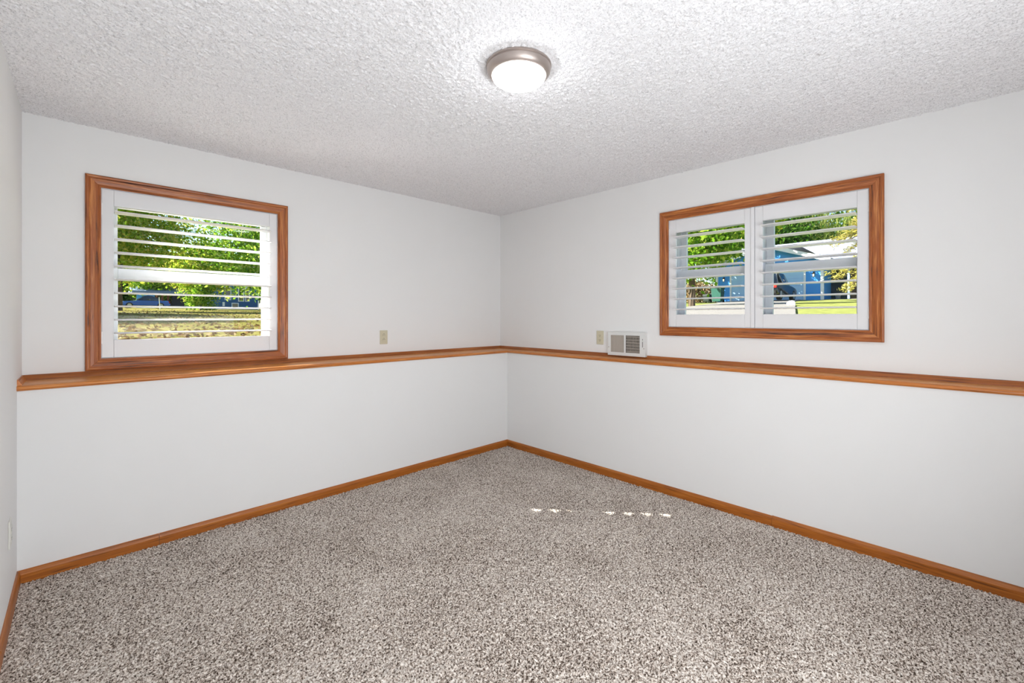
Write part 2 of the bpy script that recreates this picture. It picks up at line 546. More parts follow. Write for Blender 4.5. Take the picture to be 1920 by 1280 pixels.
def casing(F, par, a0, a1, z0, z1):
    # four mitred lengths of moulded casing
    def piece(f):
        return f
    for side in ('bottom', 'top', 'low', 'high'):
        r0, r1 = [], []
        for u, v in CP:
            if side == 'bottom': q0, q1 = (a0 - u, z0 - u), (a1 + u, z0 - u)
            elif side == 'top': q0, q1 = (a0 - u, z1 + u), (a1 + u, z1 + u)
            elif side == 'low': q0, q1 = (a0 - u, z0 - u), (a0 - u, z1 + u)
            else: q0, q1 = (a1 + u, z0 - u), (a1 + u, z1 + u)
            r0.append(F.p(q0[0], q0[1], v)); r1.append(F.p(q1[0], q1[1], v))
        mat = M['casing'][F.ax if side in ('bottom', 'top') else 2]
        MB().loft([r0, r1]).build('casing', mat, par, bevel=0.0006, seg=1, angle=60)

def sash_unit(F, par, a0, a1, z0, z1, zm0, zm1, n0):
    """two sashes one above the other, upper one further out, each with its pane"""
    w = 0.046
    for nm, zz0, zz1, n in (('upper_sash', zm0, z1, n0 - 0.03), ('lower_sash', z0, zm1, n0)):
        mb = MB()
        wb = (zm1 - zm0) if nm == 'upper_sash' else w
        wt = w if nm == 'upper_sash' else (zm1 - zm0)
        F.box(mb, a0, a0 + w, zz0, zz1, n - 0.026, n)
        F.box(mb, a1 - w, a1, zz0, zz1, n - 0.026, n)
        F.box(mb, a0 + w, a1 - w, zz0, zz0 + wb, n - 0.026, n)
        F.box(mb, a0 + w, a1 - w, zz1 - wt, zz1, n - 0.026, n)
        s = mb.build(nm, M['vinyl'], par, bevel=0.002, seg=1)
        g = MB()
        F.box(g, a0 + w - 0.004, a1 - w + 0.004, zz0 + wb - 0.004, zz1 - wt + 0.004, n - 0.016, n - 0.012)
        g.build('pane', M['glass'], s)

def win_frame(F, par, a0, a1, z0, z1, fw=0.03):
    mb = MB()
    F.box(mb, a0, a0 + fw, z0, z1, -0.19, -0.085); F.box(mb, a1 - fw, a1, z0, z1, -0.19, -0.085)
    F.box(mb, a0 + fw, a1 - fw, z0, z0 + fw, -0.19, -0.085); F.box(mb, a0 + fw, a1 - fw, z1 - fw, z1, -0.19, -0.085)
    mb.build('window_frame', M['vinyl'], par, bevel=0.002, seg=1)

def jamb(F, par, a0, a1, z0, z1):
    mb = MB()
    t = 0.002
    F.box(mb, a0 , a0 + t, z0, z1, -0.085, 0); F.box(mb, a1 - t, a1, z0, z1, -0.085, 0)
    F.box(mb, a0 + t, a1 - t, z0, z0 + t, -0.085, 0); F.box(mb, a0 + t, a1 - t, z1 - t, z1, -0.085, 0)
    mb.build('jamb_liner', M['vinyl'], par)

FB, FR = Frame('back'), Frame('right')
w1 = empty('window_1', (-2.63, 0.0, WZ0), 'single window framed in stained oak casing resting on the ledge', kind='structure')
casing(FB, w1, WX0, WX1, WZ0, WZ1)
jamb(FB, w1, WX0, WX1, WZ0, WZ1)
win_frame(FB, w1, WX0, WX1, WZ0, WZ1)
sash_unit(FB, w1, WX0 + 0.03, WX1 - 0.022, WZ0 + 0.03, WZ1 - 0.03, 1.505, 1.572, -0.115)

w2 = empty('window_2', (0.0, -2.46, VZ0), 'wide double window framed in stained oak casing above the ledge', kind='structure')
casing(FR, w2, VY0, VY1, VZ0, VZ1)
jamb(FR, w2, VY0, VY1, VZ0, VZ1)
win_frame(FR, w2, VY0, VY1, VZ0, VZ1)
vm = (VY0 + VY1) / 2
mb = MB(); FR.box(mb, vm - 0.03, vm + 0.03, VZ0 + 0.03, VZ1 - 0.03, -0.19, -0.085)
mb.build('mullion', M['vinyl'], w2, bevel=0.002, seg=1)
sash_unit(FR, w2, vm + 0.03, VY1 - 0.026, VZ0 + 0.03, VZ1 - 0.03, 1.577, 1.636, -0.115)
sash_unit(FR, w2, VY0 + 0.026, vm - 0.03, VZ0 + 0.03, VZ1 - 0.03, 1.577, 1.636, -0.115)

# ------------------------------------------------------------------ plantation shutters
LCH, LTK, LTILT = 0.089, 0.0100, 0.0
LN = 0.011                  # blade axis, a little to the room side of the stiles
def shutter(F, label, group, a0, a1, z0, z1, la0, la1, lz0, lz1, nl, hinge_side):
    loc = F.p((a0 + a1) / 2, z0, -0.010)
    t = empty('plantation_shutter', loc, label, 'shutter', group)
    n0, n1 = -0.025, -0.005
    for s0, s1 in ((a0, la0), (la1, a1)):
        mb = MB(); F.box(mb, s0, s1, z0, z1, n0, n1)
        mb.build('stile', M['shutter'], t, bevel=0.002)
    for nm, r0, r1 in (('bottom_rail', z0, lz0), ('top_rail', lz1, z1)):
        mb = MB(); F.box(mb, la0 + 0.0006, la1 - 0.0006, r0, r1, n0 + 0.0012, n1 - 0.0012)
        mb.build(nm, M['shutter'], t, bevel=0.0015)
    # one louver, copied: an elliptical blade a little tilted, outer edge up
    pitch = (lz1 - lz0) / nl
    ca, sa = math.cos(math.radians(LTILT)), math.sin(math.radians(LTILT))
    sec = []
    for k in range(24):
        th = 2 * math.pi * k / 24
        u = LCH / 2 * math.copysign(abs(math.cos(th)) ** 0.8, math.cos(th))
        v = LTK / 2 * math.copysign((1 - min(1.0, abs(2 * u / LCH)) ** 7) ** 0.6, math.sin(th))
        if k in (0, 12): v = 0.0
        sec.append((u * ca + v * sa, -u * sa + v * ca))     # u>0 is the room side
    first = None
    half = (la1 - la0) / 2 - 0.002
    for k in range(nl):
        zc = lz0 + pitch * (k + 0.5)
        if first is None:
            ac = (la0 + la1) / 2
            r0 = [F.p(ac - half, zc + dz, LN + dn) for dn, dz in sec]
            r1 = [F.p(ac + half, zc + dz, LN + dn) for dn, dz in sec]
            first = MB().loft([r0, r1]).build('louver', M['louver'], t, smooth=True)
        else:
            inst(first, t, (0, 0, pitch * k))
    # pins at the blade ends, hinge leaves on the outer stile
    ha = a0 if hinge_side == 'low' else a1
    for hz in (z0 + 0.12 * (z1 - z0) - 0.0, z1 - 0.12 * (z1 - z0)):
        mb = MB(); F.box(mb, ha - 0.005, ha + 0.005, hz - 0.034, hz + 0.034, -0.0035, -0.0005)
        mb.build('hinge', M['hinge'], t, bevel=0.0015)
    return t

shutter(FB, 'large single white shutter of ten louvers in the window resting on the ledge', 'plantation shutters', WX0 + 0.003, WX1 - 0.003, WZ0 + 0.003, WZ1 - 0.003,
        -3.038, -2.221, 1.148, 1.920, 10, 'low')
shutter(FR, 'white eight-louver shutter panel nearer the room corner, in the double window', 'plantation shutters', vm + 0.001, VY1 - 0.003, VZ0 + 0.003, VZ1 - 0.003,
        vm + 0.062, VY1 - 0.053, 1.298, 1.908, 8, 'high')
sh3 = shutter(FR, 'white eight-louver shutter panel farther from the room corner, in the double window', 'plantation shutters', VY0 + 0.003, vm - 0.001, VZ0 + 0.003, VZ1 - 0.003,
        VY0 + 0.055, vm - 0.048, 1.298, 1.908, 8, 'low')
# meeting strip carried by the panel nearer the corner
sh2 = [o for o in COL.objects if o.get('label', '').startswith('white eight-louver shutter panel nearer')][0]
mb = MB(); FR.box(mb, vm + 0.0005, vm + 0.022, VZ0 + 0.003, VZ1 - 0.003, -0.0038, 0.003)
mb.build('meeting_strip', M['shutter'], sh2, bevel=0.002)

# ------------------------------------------------------------------ outlets
def outlet(F, a, z, n, mat, label, flip=False, sgn=1):
    t = empty('wall_outlet', F.p(a, z - 0.0585, n), label, 'outlet', 'duplex wall outlets')
    def bx(mb, a0, a1, z0, z1, n0, n1):
        if F.k == 'left':
            return mb.box(-L + n0, -L + n1, a0, a1, z0, z1)
        return F.box(mb, a0, a1, z0, z1, n0, n1)
    bx(mb := MB(), a - 0.035, a + 0.035, z - 0.0585, z + 0.0585, 0, 0.006)
    pl = mb.build('cover_plate', mat, t, bevel=0.003, angle=60)
    for s in (-1, 1):
        zc = z + s * 0.0195
        bx(mb := MB(), a - 0.017, a + 0.017, zc - 0.014, zc + 0.014, 0.005, 0.0078)
        r = mb.build('receptacle', mat, t, bevel=0.004, angle=60)
        for da, h in ((-0.0065, 0.0085), (0.0065, 0.007)):
            bx(mb := MB(), a + da - 0.0013, a + da + 0.0013, zc - h / 2, zc + h / 2, 0.0074, 0.0081)
            mb.build('slot', M['slot'], r)
        gz = zc + (0.0095 if flip else -0.0095)
        bx(mb := MB(), a - 0.0025, a + 0.0025, gz - 0.0022, gz + 0.0022, 0.0074, 0.0081)
        mb.build('slot', M['slot'], r)
    bx(mb := MB(), a - 0.0026, a + 0.0026, z - 0.0026, z + 0.0026, 0.0055, 0.0072)
    mb.build('screw', mat, t, bevel=0.0008)
    return t
class FrameL(Frame):
    def p(self, a, z, n):
        return Vector((-L + n, a, z))
outlet(FB, -1.346, 1.109, 0, M['almond'], 'almond outlet alone on the wall between the single-shutter window and the corner', flip=True)
outlet(FR, -1.259, 1.104, 0, M['almond'], 'almond outlet beside the white vent grille above the ledge')
outlet(FrameL('left'), -0.567, 0.353, 0, M['white_plate'], 'off-white outlet low on the side wall at the picture edge')

# ------------------------------------------------------------------ vent register on the ledge
vy0, vy1, vz0, vz1, vd = -1.697, -1.356, 0.966, 1.157, 0.034
t = empty('vent_register', (-0.017, (vy0 + vy1) / 2, vz0), 'white metal vent register with two taupe grilles above the ledge', 'vent')
mb = MB()
fr = 0.026
mb.box(-vd, -vd + 0.004, vy0, vy1, vz0, vz0 + fr); mb.box(-vd, -vd + 0.004, vy0, vy1, vz1 - fr, vz1)
ga, gb = vy0 + 0.048, vy1 - 0.028
gm = (ga + gb) / 2
mb.box(-vd, -vd + 0.004, vy0, ga, vz0 + fr, vz1 - fr); mb.box(-vd, -vd + 0.004, gb, vy1, vz0 + fr, vz1 - fr)
mb.box(-vd, -vd + 0.004, gm - 0.008, gm + 0.008, vz0 + fr, vz1 - fr)
mb.build('face_plate', M['vent_white'], t)
mb = MB()
mb.box(-vd + 0.004, 0, vy0, vy0 + 0.003, vz0, vz1); mb.box(-vd + 0.004, 0, vy1 - 0.003, vy1, vz0, vz1)
mb.box(-vd + 0.004, 0, vy0 + 0.003, vy1 - 0.003, vz0, vz0 + 0.003); mb.box(-vd + 0.004, 0, vy0 + 0.003, vy1 - 0.003, vz1 - 0.003, vz1)
mb.build('side_flange', M['vent_white'], t)
MB().box(-0.006, -0.001, vy0 + 0.004, vy1 - 0.004, vz0 + 0.004, vz1 - 0.004).build('duct_opening', M['vent_dark'], t)
for (g0, g1, fins, tilt) in ((gm + 0.008, gb, 17, -0.003), (ga, gm - 0.008, 17, 0.0046)):
    first = None
    for k in range(fins):
        y = g0 + (g1 - g0) * (k + 0.5) / fins
        if first is None:
            r0 = [(-vd + 0.002, y - tilt - 0.0012, vz0 + fr), (-vd + 0.002, y - tilt + 0.0012, vz0 + fr), (-vd + 0.020, y + tilt + 0.0012, vz0 + fr), (-vd + 0.020, y + tilt - 0.0012, vz0 + fr)]
            r1 = [(a, b, vz1 - fr) for a, b, c in r0]
            first = MB().loft([r0, r1]).build('fin', M['vent_fin'], t)
            y00 = y
        else:
            inst(first, t, (0, y - y00, 0))
# cross bars over the grille farther from the corner
first = None
for k in range(6):
    z = vz0 + fr + (vz1 - vz0 - 2 * fr) * (k + 0.5) / 6
    if first is None:
        first = MB().box(-vd + 0.0002, -vd + 0.0022, ga, gm - 0.008, z - 0.0014, z + 0.0014).build('cross_bar', M['vent_fin'], t)
        z00 = z
    else:
        inst(first, t, (0, 0, z - z00))
MB().box(-vd - 0.0004, -vd + 0.001, vy0 + 0.021, vy0 + 0.025, vz0 + 0.075, vz1 - 0.05).build('lever_slot', M['slot'], t)
MB().box(-vd - 0.010, -vd, vy0 + 0.019, vy0 + 0.027, vz1 - 0.072, vz1 - 0.060).build('damper_lever', M['vent_white'], t, bevel=0.002)
for y, z in ((vy1 - 0.010, (vz0 + vz1) / 2 - 0.03), (vy0 + 0.012, (vz0 + vz1) / 2 - 0.03)):
    mbs = MB(); mbs.loft([[(-vd + q, y + 0.004 * math.cos(i * math.pi / 4), z + 0.004 * math.sin(i * math.pi / 4)) for i in range(8)] for q in (0.0, -0.002)])
    mbs.build('screw', M['nickel'], t)

# ------------------------------------------------------------------ ceiling light
lc = Vector((-1.840, -2.102, H - 0.003))
t = empty('ceiling_light', lc, 'round flush ceiling light with brushed nickel rim and glowing frosted dome', 'ceiling light')
MB().lathe(lc, [(0.02, 0), (0.136, 0), (0.138, -0.002), (0.138, -0.008), (0.1345, -0.010), (0.1345, -0.013), (0.1365, -0.016), (0.133, -0.028), (0.126, -0.038), (0.1175, -0.044), (0.114, -0.044), (0.114, -0.038), (0.02, -0.038)], 64, cap=False).build('rim', M['nickel'], t, smooth=True)
pr = [(0.114, -0.036)] + [(0.114 * math.cos(a), -0.042 - 0.043 * math.sin(a)) for a in [i * math.pi / 2 / 12 for i in range(13)]]
pr[-1] = (0.0015, pr[-1][1])
MB().lathe(lc, pr, 64).build('glass_dome', M['lamp_glass'], t, smooth=True)

# ------------------------------------------------------------------ outdoors: ground
def smooth(a, b, x):
    t = min(1, max(0, (x - a) / (b - a)))
    return t * t * (3 - 2 * t)
PX = [0.2, 6, 12, 16.5, 24.5, 33, 60, 140]
PZ = [0.87, 1.18, 1.52, 1.78, 2.06, 2.47, 2.8, 3.4]
def side_w(x, y):
    """0 towards the street side (+x), 1 towards the back yard (+y)"""
    return smooth(38, 62, math.degrees(math.atan2(y + 3.4, x + 3.17)))
def gh(x, y):
    w = side_w(x, y)
    return (1 - w) * float(np.interp(x, PX, PZ)) + w * (0.87 + 0.0225 * max(0, y))

def axis(lo, hi, near):
    a = [near]
    s = 0.5
    x = near
    while x < hi:
        x += s; s = min(3.0, s * 1.12); a.append(min(x, hi))
    x = near; s = 0.5
    while x > lo:
        x -= s; s = min(3.0, s * 1.12); a.insert(0, max(x, lo))
    return a
gxs, gys = axis(-60, 140, TH + 0.01), axis(-60, 150, TH + 0.01)
me = bpy.data.meshes.new('ground')
vv = [(x, y, gh(x, y)) for x in gxs for y in gys]
ff, mi = [], []
NY = len(gys)
for i in range(len(gxs) - 1):
    for j in range(NY - 1):
        cx, cy = (gxs[i] + gxs[i + 1]) / 2, (gys[j] + gys[j + 1]) / 2
        if cx < TH and cy < TH: continue
        ff.append((i * NY + j, (i + 1) * NY + j, (i + 1) * NY + j + 1, i * NY + j + 1))
        mi.append(1 if side_w(cx, cy) < 0.5 else 0)
me.from_pydata(vv, [], ff)
me.materials.append(M['lawn']); me.materials.append(M['green_lawn'])
me.polygons.foreach_set('material_index', mi)
me.polygons.foreach_set('use_smooth', [True] * len(ff))
g = bpy.data.objects.new('ground', me)
COL.objects.link(g)
tag(g, 'sloping lawns outside the windows', kind='structure')

# concrete driveway of the blue house
e1 = [(33, 9.9), (26, 7.6), (20, 5.9), (14, 4.3), (9, 3.5), (5, 3.4)]
e2 = [(33, 4.5), (26, 3.3), (20, 1.95), (14, 0.5), (9, -0.65), (5, -1.6)]
vv, ff = [], []
for (a, b) in zip(e1, e2):
    for k in range(5):
        x = a[0] + (b[0] - a[0]) * k / 4; y = a[1] + (b[1] - a[1]) * k / 4
        vv.append((x, y, gh(x, y) + 0.04))
n0 = len(vv)
vv += [(x, y, z - 0.15) for x, y, z in vv]
for r in range(5):
    for k in range(4):
        a = r * 5 + k
        ff.append((a, a + 1, a + 6, a + 5)); ff.append((n0 + a, n0 + a + 5, n0 + a + 6, n0 + a + 1))
    ff.append((r * 5, r * 5 + 5, n0 + r * 5 + 5, n0 + r * 5)); ff.append((r * 5 + 4, n0 + r * 5 + 4, n0 + r * 5 + 9, r * 5 + 9))
tag(MB().add(vv, ff).build('driveway', M['concrete']), 'pale concrete driveway leading up to the blue garage', kind='structure')

# ------------------------------------------------------------------ outdoors: trees
def quads_mesh(name, P, U, V, mat, parent):
    """one mesh of many small four-sided leaves: centre P, half axes U and V"""
    n = len(P)
    off = np.array(wloc(parent)) if parent else np.zeros(3)
    co = np.stack([P - U, P + V * 0.8, P + U, P - V * 0.8], 1).reshape(-1, 3) - off
    me = bpy.data.meshes.new(name)
    me.vertices.add(n * 4); me.vertices.foreach_set('co', co.ravel())
    me.loops.add(n * 4); me.loops.foreach_set('vertex_index', np.arange(n * 4, dtype=np.int32))
    me.polygons.add(n); me.polygons.foreach_set('loop_start', np.arange(0, n * 4, 4, dtype=np.int32))
    me.update(calc_edges=True)
    me.materials.append(mat)
    o = bpy.data.objects.new(name, me)
    COL.objects.link(o)
    if parent: o.parent = parent
    o['kind'] = 'stuff'
    return o

def rand_axes(rg, n, size, flat=0.0):
    a = rg.normal(size=(n, 3)); a[:, 2] *= (1 - flat)
    a /= np.linalg.norm(a, axis=1, keepdims=True)
    b = rg.normal(size=(n, 3))
    b -= a * (a * b).sum(1, keepdims=True)
    b /= np.linalg.norm(b, axis=1, keepdims=True)
    s = size * rg.uniform(0.6, 1.3, (n, 1))
    return a * s, b * s * 0.65

def tree(name, label, cat, x, y, crown_z, rad, n, leaf, mat, seed, trunk=0.16, squash=1.0, group='trees outdoors', clumps=60):
    rg = np.random.default_rng(seed)
    zb = gh(x, y)
    t = empty(name, (x, y, zb), label, cat, group)
    k = clumps
    d = rg.normal(size=(k, 3)); d /= np.linalg.norm(d, axis=1, keepdims=True)
    c = d * rg.uniform(0.35, 0.92, (k, 1)) * rad
    c[:, 2] *= squash
    w = rg.integers(0, k, n)
    P = c[w] + rg.normal(size=(n, 3)) * rad * 0.17
    P += np.array([x, y, crown_z])
    P[:, 2] = np.maximum(P[:, 2], zb + 0.1)
    U, V = rand_axes(rg, n, leaf)
    quads_mesh('foliage', P, U, V, mat, t)
    mb = MB()
    mb.tube([(x, y, zb - 0.1), (x + 0.05, y, zb + (crown_z - zb) * 0.5), (x, y + 0.06, crown_z), (x - 0.1, y, crown_z + rad * 0.6 * squash)], [trunk * 1.2, trunk, trunk * 0.7, trunk * 0.2], 8)
    mb.build('trunk', M['bark'], t, smooth=True)
    mb = MB()
    for q in range(6):
        e = c[q * 3] * 0.9 + np.array([x, y, crown_z])
        mb.tube([(x, y, zb + (crown_z - zb) * 0.7), tuple((np.array([x, y, crown_z]) + e) / 2), tuple(e)], [trunk * 0.5, trunk * 0.35, trunk * 0.12], 6)
    mb.build('branches', M['bark'], t, smooth=True)
    return t

def tree_at(name, label, cat, px, depth, *a, **k):
    p = ray_at(px, depth, z=0)
    return tree(name, label, cat, p.x, p.y, *a, **k)

# back yard, seen through the single window
tree_at('broadleaf_tree', 'big sunlit yellow-green tree filling the left of the single window', 'tree', 220, 30, 8.2, 4.2, 24000, 0.13, M['leaf_yellow'], 1, 0.24)
tree_at('broadleaf_tree', 'big bright green tree at the right of the single window', 'tree', 506, 36, 7.6, 5.0, 24000, 0.14, M['leaf'], 2, 0.22)
tree_at('broadleaf_tree', 'lower rounded yellow-green tree between the two big ones in the single window', 'tree', 384, 42, 5.9, 3.0, 13000, 0.14, M['leaf_yellow'], 3, 0.18, squash=0.8)
tree_at('broadleaf_tree', 'green tree low behind the sky gap in the single window', 'tree', 298, 60, 6.8, 3.9, 13000, 0.17, M['leaf'], 4, 0.2, squash=0.85)
tree_at('broadleaf_tree', 'dark shaded tree behind the blue car in the single window', 'tree', 232, 66, 5.6, 4.6, 8000, 0.24, M['leaf_dark'], 5, 0.2, squash=0.8)
tree_at('broadleaf_tree', 'dark tree far behind the carport in the single window', 'tree', 340, 84, 6.6, 5.6, 8000, 0.3, M['leaf_dark'], 6, 0.25, squash=0.9)
tree_at('broadleaf_tree', 'dark tree far behind the navy house in the single window', 'tree', 440, 88, 8.0, 6.5, 8000, 0.32, M['leaf_dark'], 7, 0.25, squash=0.9)
tree_at('shrub', 'pale green shrub in front of the navy house', 'shrub', 376, 39.5, 3.1, 1.35, 3200, 0.11, M['leaf'], 8, 0.06, group='shrubs outdoors')
tree('broadleaf_tree', 'tree at the side of the back yard shading the lawn', 'tree', -9.5, 31, 7.6, 4.4, 12000, 0.2, M['leaf'], 9, 0.25)

tree('broadleaf_tree', 'nearer tree at the side of the back yard shading the lawn', 'tree', -9.2, 21.5, 6.6, 3.4, 12000, 0.17, M['leaf'], 10, 0.22)

# street side, seen through the double window
tree_at('broadleaf_tree', 'bright green tree with a bare trunk in the near-corner shutter panel', 'tree', 1297, 19.5, 5.0, 2.3, 9000, 0.11, M['leaf'], 21, 0.13)
tree_at('broadleaf_tree', 'green tree turning orange above the garage gable', 'tree', 1410, 24, 6.9, 1.55, 5000, 0.11, M['leaf_yellow'], 22, 0.1)
tree('broadleaf_tree', 'tall green tree beside the blue garage wall', 'tree', 27.5, 14.6, 8.2, 3.4, 5000, 0.17, M['leaf'], 23, 0.2)
tree('broadleaf_tree', 'tall green tree shading the blue garage front', 'tree', 27.2, 11.6, 8.6, 2.9, 4200, 0.17, M['leaf'], 24, 0.18)
tree_at('broadleaf_tree', 'dark green tree right behind the garage ridge', 'tree', 1452, 46, 8.6, 4.0, 8000, 0.22, M['leaf_dark'], 25, 0.25)
tree_at('broadleaf_tree', 'dark green tree behind the house left of the gable', 'tree', 1376, 48, 8.0, 4.2, 8000, 0.22, M['leaf_dark'], 26, 0.25)
tree_at('broadleaf_tree', 'dark green tree behind the willow', 'tree', 1560, 54, 9.6, 5.6, 9000, 0.25, M['leaf_dark'], 27, 0.25)
tree_at('shrub', 'brownish twiggy shrub beyond the driveway', 'shrub', 1312, 44, 3.7, 1.6, 2600, 0.12, M['dead_leaf'], 28, 0.06, group='shrubs outdoors')
tree_at('shrub', 'dark shrub beyond the driveway beside the brown one', 'shrub', 1290, 50, 4.0, 1.9, 2600, 0.14, M['leaf_dark'], 29, 0.06, group='shrubs outdoors')

# willow behind the house: long hanging strands
def willow(px, depth):
    rg = np.random.default_rng(31)
    p = ray_at(px, depth, z=0)
    zb = gh(p.x, p.y)
    t = empty('willow_tree', (p.x, p.y, zb), 'pale green weeping willow hanging behind the house roof', 'tree', 'trees outdoors')
    Ps = []
    for k in range(190):
        a = rg.uniform(0, 2 * math.pi); r = rg.uniform(0.6, 3.8)
        top = zb + 10.6 - 0.35 * r * r * 0.4 + rg.uniform(-0.6, 0.6)
        ln = rg.uniform(3.0, 6.5)
        m_ = int(ln / 0.06)
        zz = np.linspace(top, top - ln, m_)
        sw = rg.uniform(-0.25, 0.25)
        xx = p.x + r * math.cos(a) + sw * (top - zz) / ln + rg.normal(size=m_) * 0.05
        yy = p.y + r * math.sin(a) + rg.normal(size=m_) * 0.05
        Ps.append(np.stack([xx, yy, zz], 1))
    P = np.concatenate(Ps)
    n = len(P)
    U = np.zeros((n, 3)); U[:, 2] = 0.12; U += rg.normal(size=(n, 3)) * 0.03
    V = rg.normal(size=(n, 3)) * 0.035; V[:, 2] *= 0.1
    quads_mesh('hanging_foliage', P, U, V, M['leaf_willow'], t)
    MB().tube([(p.x, p.y, zb - 0.1), (p.x, p.y, zb + 5), (p.x + 0.4, p.y, zb + 10.3)], [0.4, 0.32, 0.1], 8).build('trunk', M['bark'], t, smooth=True)
willow(1512, 47)

# pale conifer close by on the right
def conifer(px, depth):
    rg = np.random.default_rng(33)
    p = ray_at(px, depth, z=0)
    zb = gh(p.x, p.y)
    t = empty('conifer', (p.x, p.y, zb), 'pale yellow-green conifer at the right edge of the double window', 'tree', 'trees outdoors')
    Pl, Ul, Vl = [], [], []
    brm = MB()
    for k in range(120):
        zf = rg.uniform(0.12, 1.0)
        z = zb + 6.5 * zf
        ln = 1.75 * (1.08 - zf) ** 0.55 * rg.uniform(0.75, 1.1)
        a = rg.uniform(0, 2 * math.pi)
        dr = np.array([math.cos(a), math.sin(a), 0.0])
        m_ = int(110 * ln)
        s = rg.uniform(0.12, 1, m_) ** 0.7
        base = np.array([p.x, p.y, z]) + s[:, None] * dr * ln
        base[:, 2] += 0.10 * ln * s - 0.42 * ln * s * s
        base += rg.normal(size=(m_, 3)) * np.array([0.09, 0.09, 0.05]) * (1.2 - s[:, None] * 0.6)
        sidev = rg.normal(size=(m_, 3)) * 0.6 + dr
        sidev[:, 2] -= 0.25
        sidev /= np.linalg.norm(sidev, axis=1, keepdims=True)
        Pl.append(base); Ul.append(sidev * 0.065); Vl.append(rg.normal(size=(m_, 3)) * 0.011)
        e = np.array([p.x, p.y, z]) + dr * ln; e[2] -= 0.30 * ln
        brm.tube([(p.x, p.y, z), tuple((np.array([p.x, p.y, z]) + e) / 2 + np.array([0, 0, 0.06 * ln])), tuple(e)], [0.02, 0.014, 0.004], 5)
    quads_mesh('needles', np.concatenate(Pl), np.concatenate(Ul), np.concatenate(Vl), M['needle'], t)
    brm.build('branches', M['bark'], t)
    MB().tube([(p.x, p.y, zb - 0.1), (p.x, p.y, zb + 3), (p.x, p.y, zb + 6.6)], [0.13, 0.09, 0.01], 8).build('trunk', M['bark'], t, smooth=True)
conifer(1655, 14.5)

# fallen leaves on the back lawn
rg = np.random.default_rng(41)
n = 2600
dd = 5.5 + 34 * rg.uniform(0, 1, n) ** 1.6
pxs = rg.uniform(190, 520, n)
P = np.array([tuple(ray_at(a, d, z=0)) for a, d in zip(pxs, dd)])
P[:, 2] = [gh(a, b) + 0.025 for a, b, _ in P]
U, V = rand_axes(rg, n, 0.045, 0.75)
fo = quads_mesh('fallen_leaves', P, U, V, M['dead_leaf'], None)
tag(fo, 'brown and pale fallen leaves scattered over the back lawn', 'leaves', kind='stuff')

# ------------------------------------------------------------------ outdoors: blue house with garage
def bx(name, mat, par, x0, x1, y0, y1, z0, z1, bevel=0.0):
    return MB().box(x0, x1, y0, y1, z0, z1).build(name, mat, par, bevel=bevel)
HX, GB = 33.0, 2.47
hs = empty('garage_house', (HX, 6.7, GB), 'blue lap-sided house with a gabled garage across the street', 'house')
y0, y1, ez, pz = 3.19, 10.25, 5.27, 6.5
ym = (y0 + y1) / 2
# garage front wall with gable, as a thick slab
prof = [(y0, GB - 0.4), (y1, GB - 0.4), (y1, ez), (ym, pz), (y0, ez)]
MB().loft([[(HX, a, b) for a, b in prof], [(HX + 0.2, a, b) for a, b in prof]]).build('front_wall', M['siding_blue'], hs)
bx('side_wall', M['siding_blue'], hs, HX + 0.2, 41, y1 - 0.2, y1, GB - 0.4, ez)
bx('side_wall', M['siding_blue'], hs, HX + 0.2, 41, y0, y0 + 0.2, GB - 0.4, ez)
def roof_slab(name, mat, quad, th=0.14):
    top = [Vector(q) for q in quad]
    n = (top[1] - top[0]).cross(top[3] - top[0]).normalized()
    if n.z < 0: n = -n
    return MB().loft([[q for q in top], [q + n * th for q in top]]).build(name, mat, hs)
ov = 0.45
sl = (pz - ez) / (ym - y0)
roof_slab('roof', M['shingle'], [(HX - ov, y0 - 0.5, ez - 0.5 * sl), (HX - ov, ym, pz), (41, ym, pz), (41, y0 - 0.5, ez - 0.5 * sl)])
roof_slab('roof', M['shingle'], [(HX - ov, y1 + 0.5, ez - 0.5 * sl), (HX - ov, ym, pz), (41, ym, pz), (41, y1 + 0.5, ez - 0.5 * sl)])
for s, ye in ((-1, y0 - 0.5), (1, y1 + 0.5)):
    a, b = Vector((HX - ov, ye, ez - 0.5 * sl)), Vector((HX - ov, ym, pz))
    MB().loft([[a + Vector((0.0, 0, -0.14)), a + Vector((-0.06, 0, -0.14)), a + Vector((-0.06, 0, 0.15)), a + Vector((0, 0, 0.15))],
               [b + Vector((0.0, 0, -0.14)), b + Vector((-0.06, 0, -0.14)), b + Vector((-0.06, 0, 0.15)), b + Vector((0, 0, 0.15))]]).build('rake_board', M['white_trim'], hs)
# garage door of four sections with white surround
dy0, dy1, dz1 = 4.31, 9.09, GB + 2.05
dr = bx('garage_door', M['door_blue'], hs, HX - 0.03, HX + 0.05, dy0, dy1, GB, dz1)
for k in range(4):
    z0 = GB + (dz1 - GB) * k / 4
    bx('door_section', M['door_blue'], dr, HX - 0.06, HX - 0.03, dy0 + 0.01, dy1 - 0.01, z0 + 0.012, z0 + (dz1 - GB) / 4 - 0.012, 0.006)
for a, b, c, d in ((dy0 - 0.12, dy0, GB, dz1 + 0.12), (dy1, dy1 + 0.12, GB, dz1 + 0.12), (dy0, dy1, dz1, dz1 + 0.12)):
    bx('door_trim', M['white_trim'], hs, HX - 0.09, HX + 0.02, a, b, c, d)
bx('corner_board', M['white_trim'], hs, HX - 0.05, HX + 0.1, y0 - 0.04, y0 + 0.14, GB - 0.3, ez)
bx('corner_board', M['white_trim'], hs, HX - 0.05, HX + 0.1, y1 - 0.14, y1 + 0.04, GB - 0.3, ez)
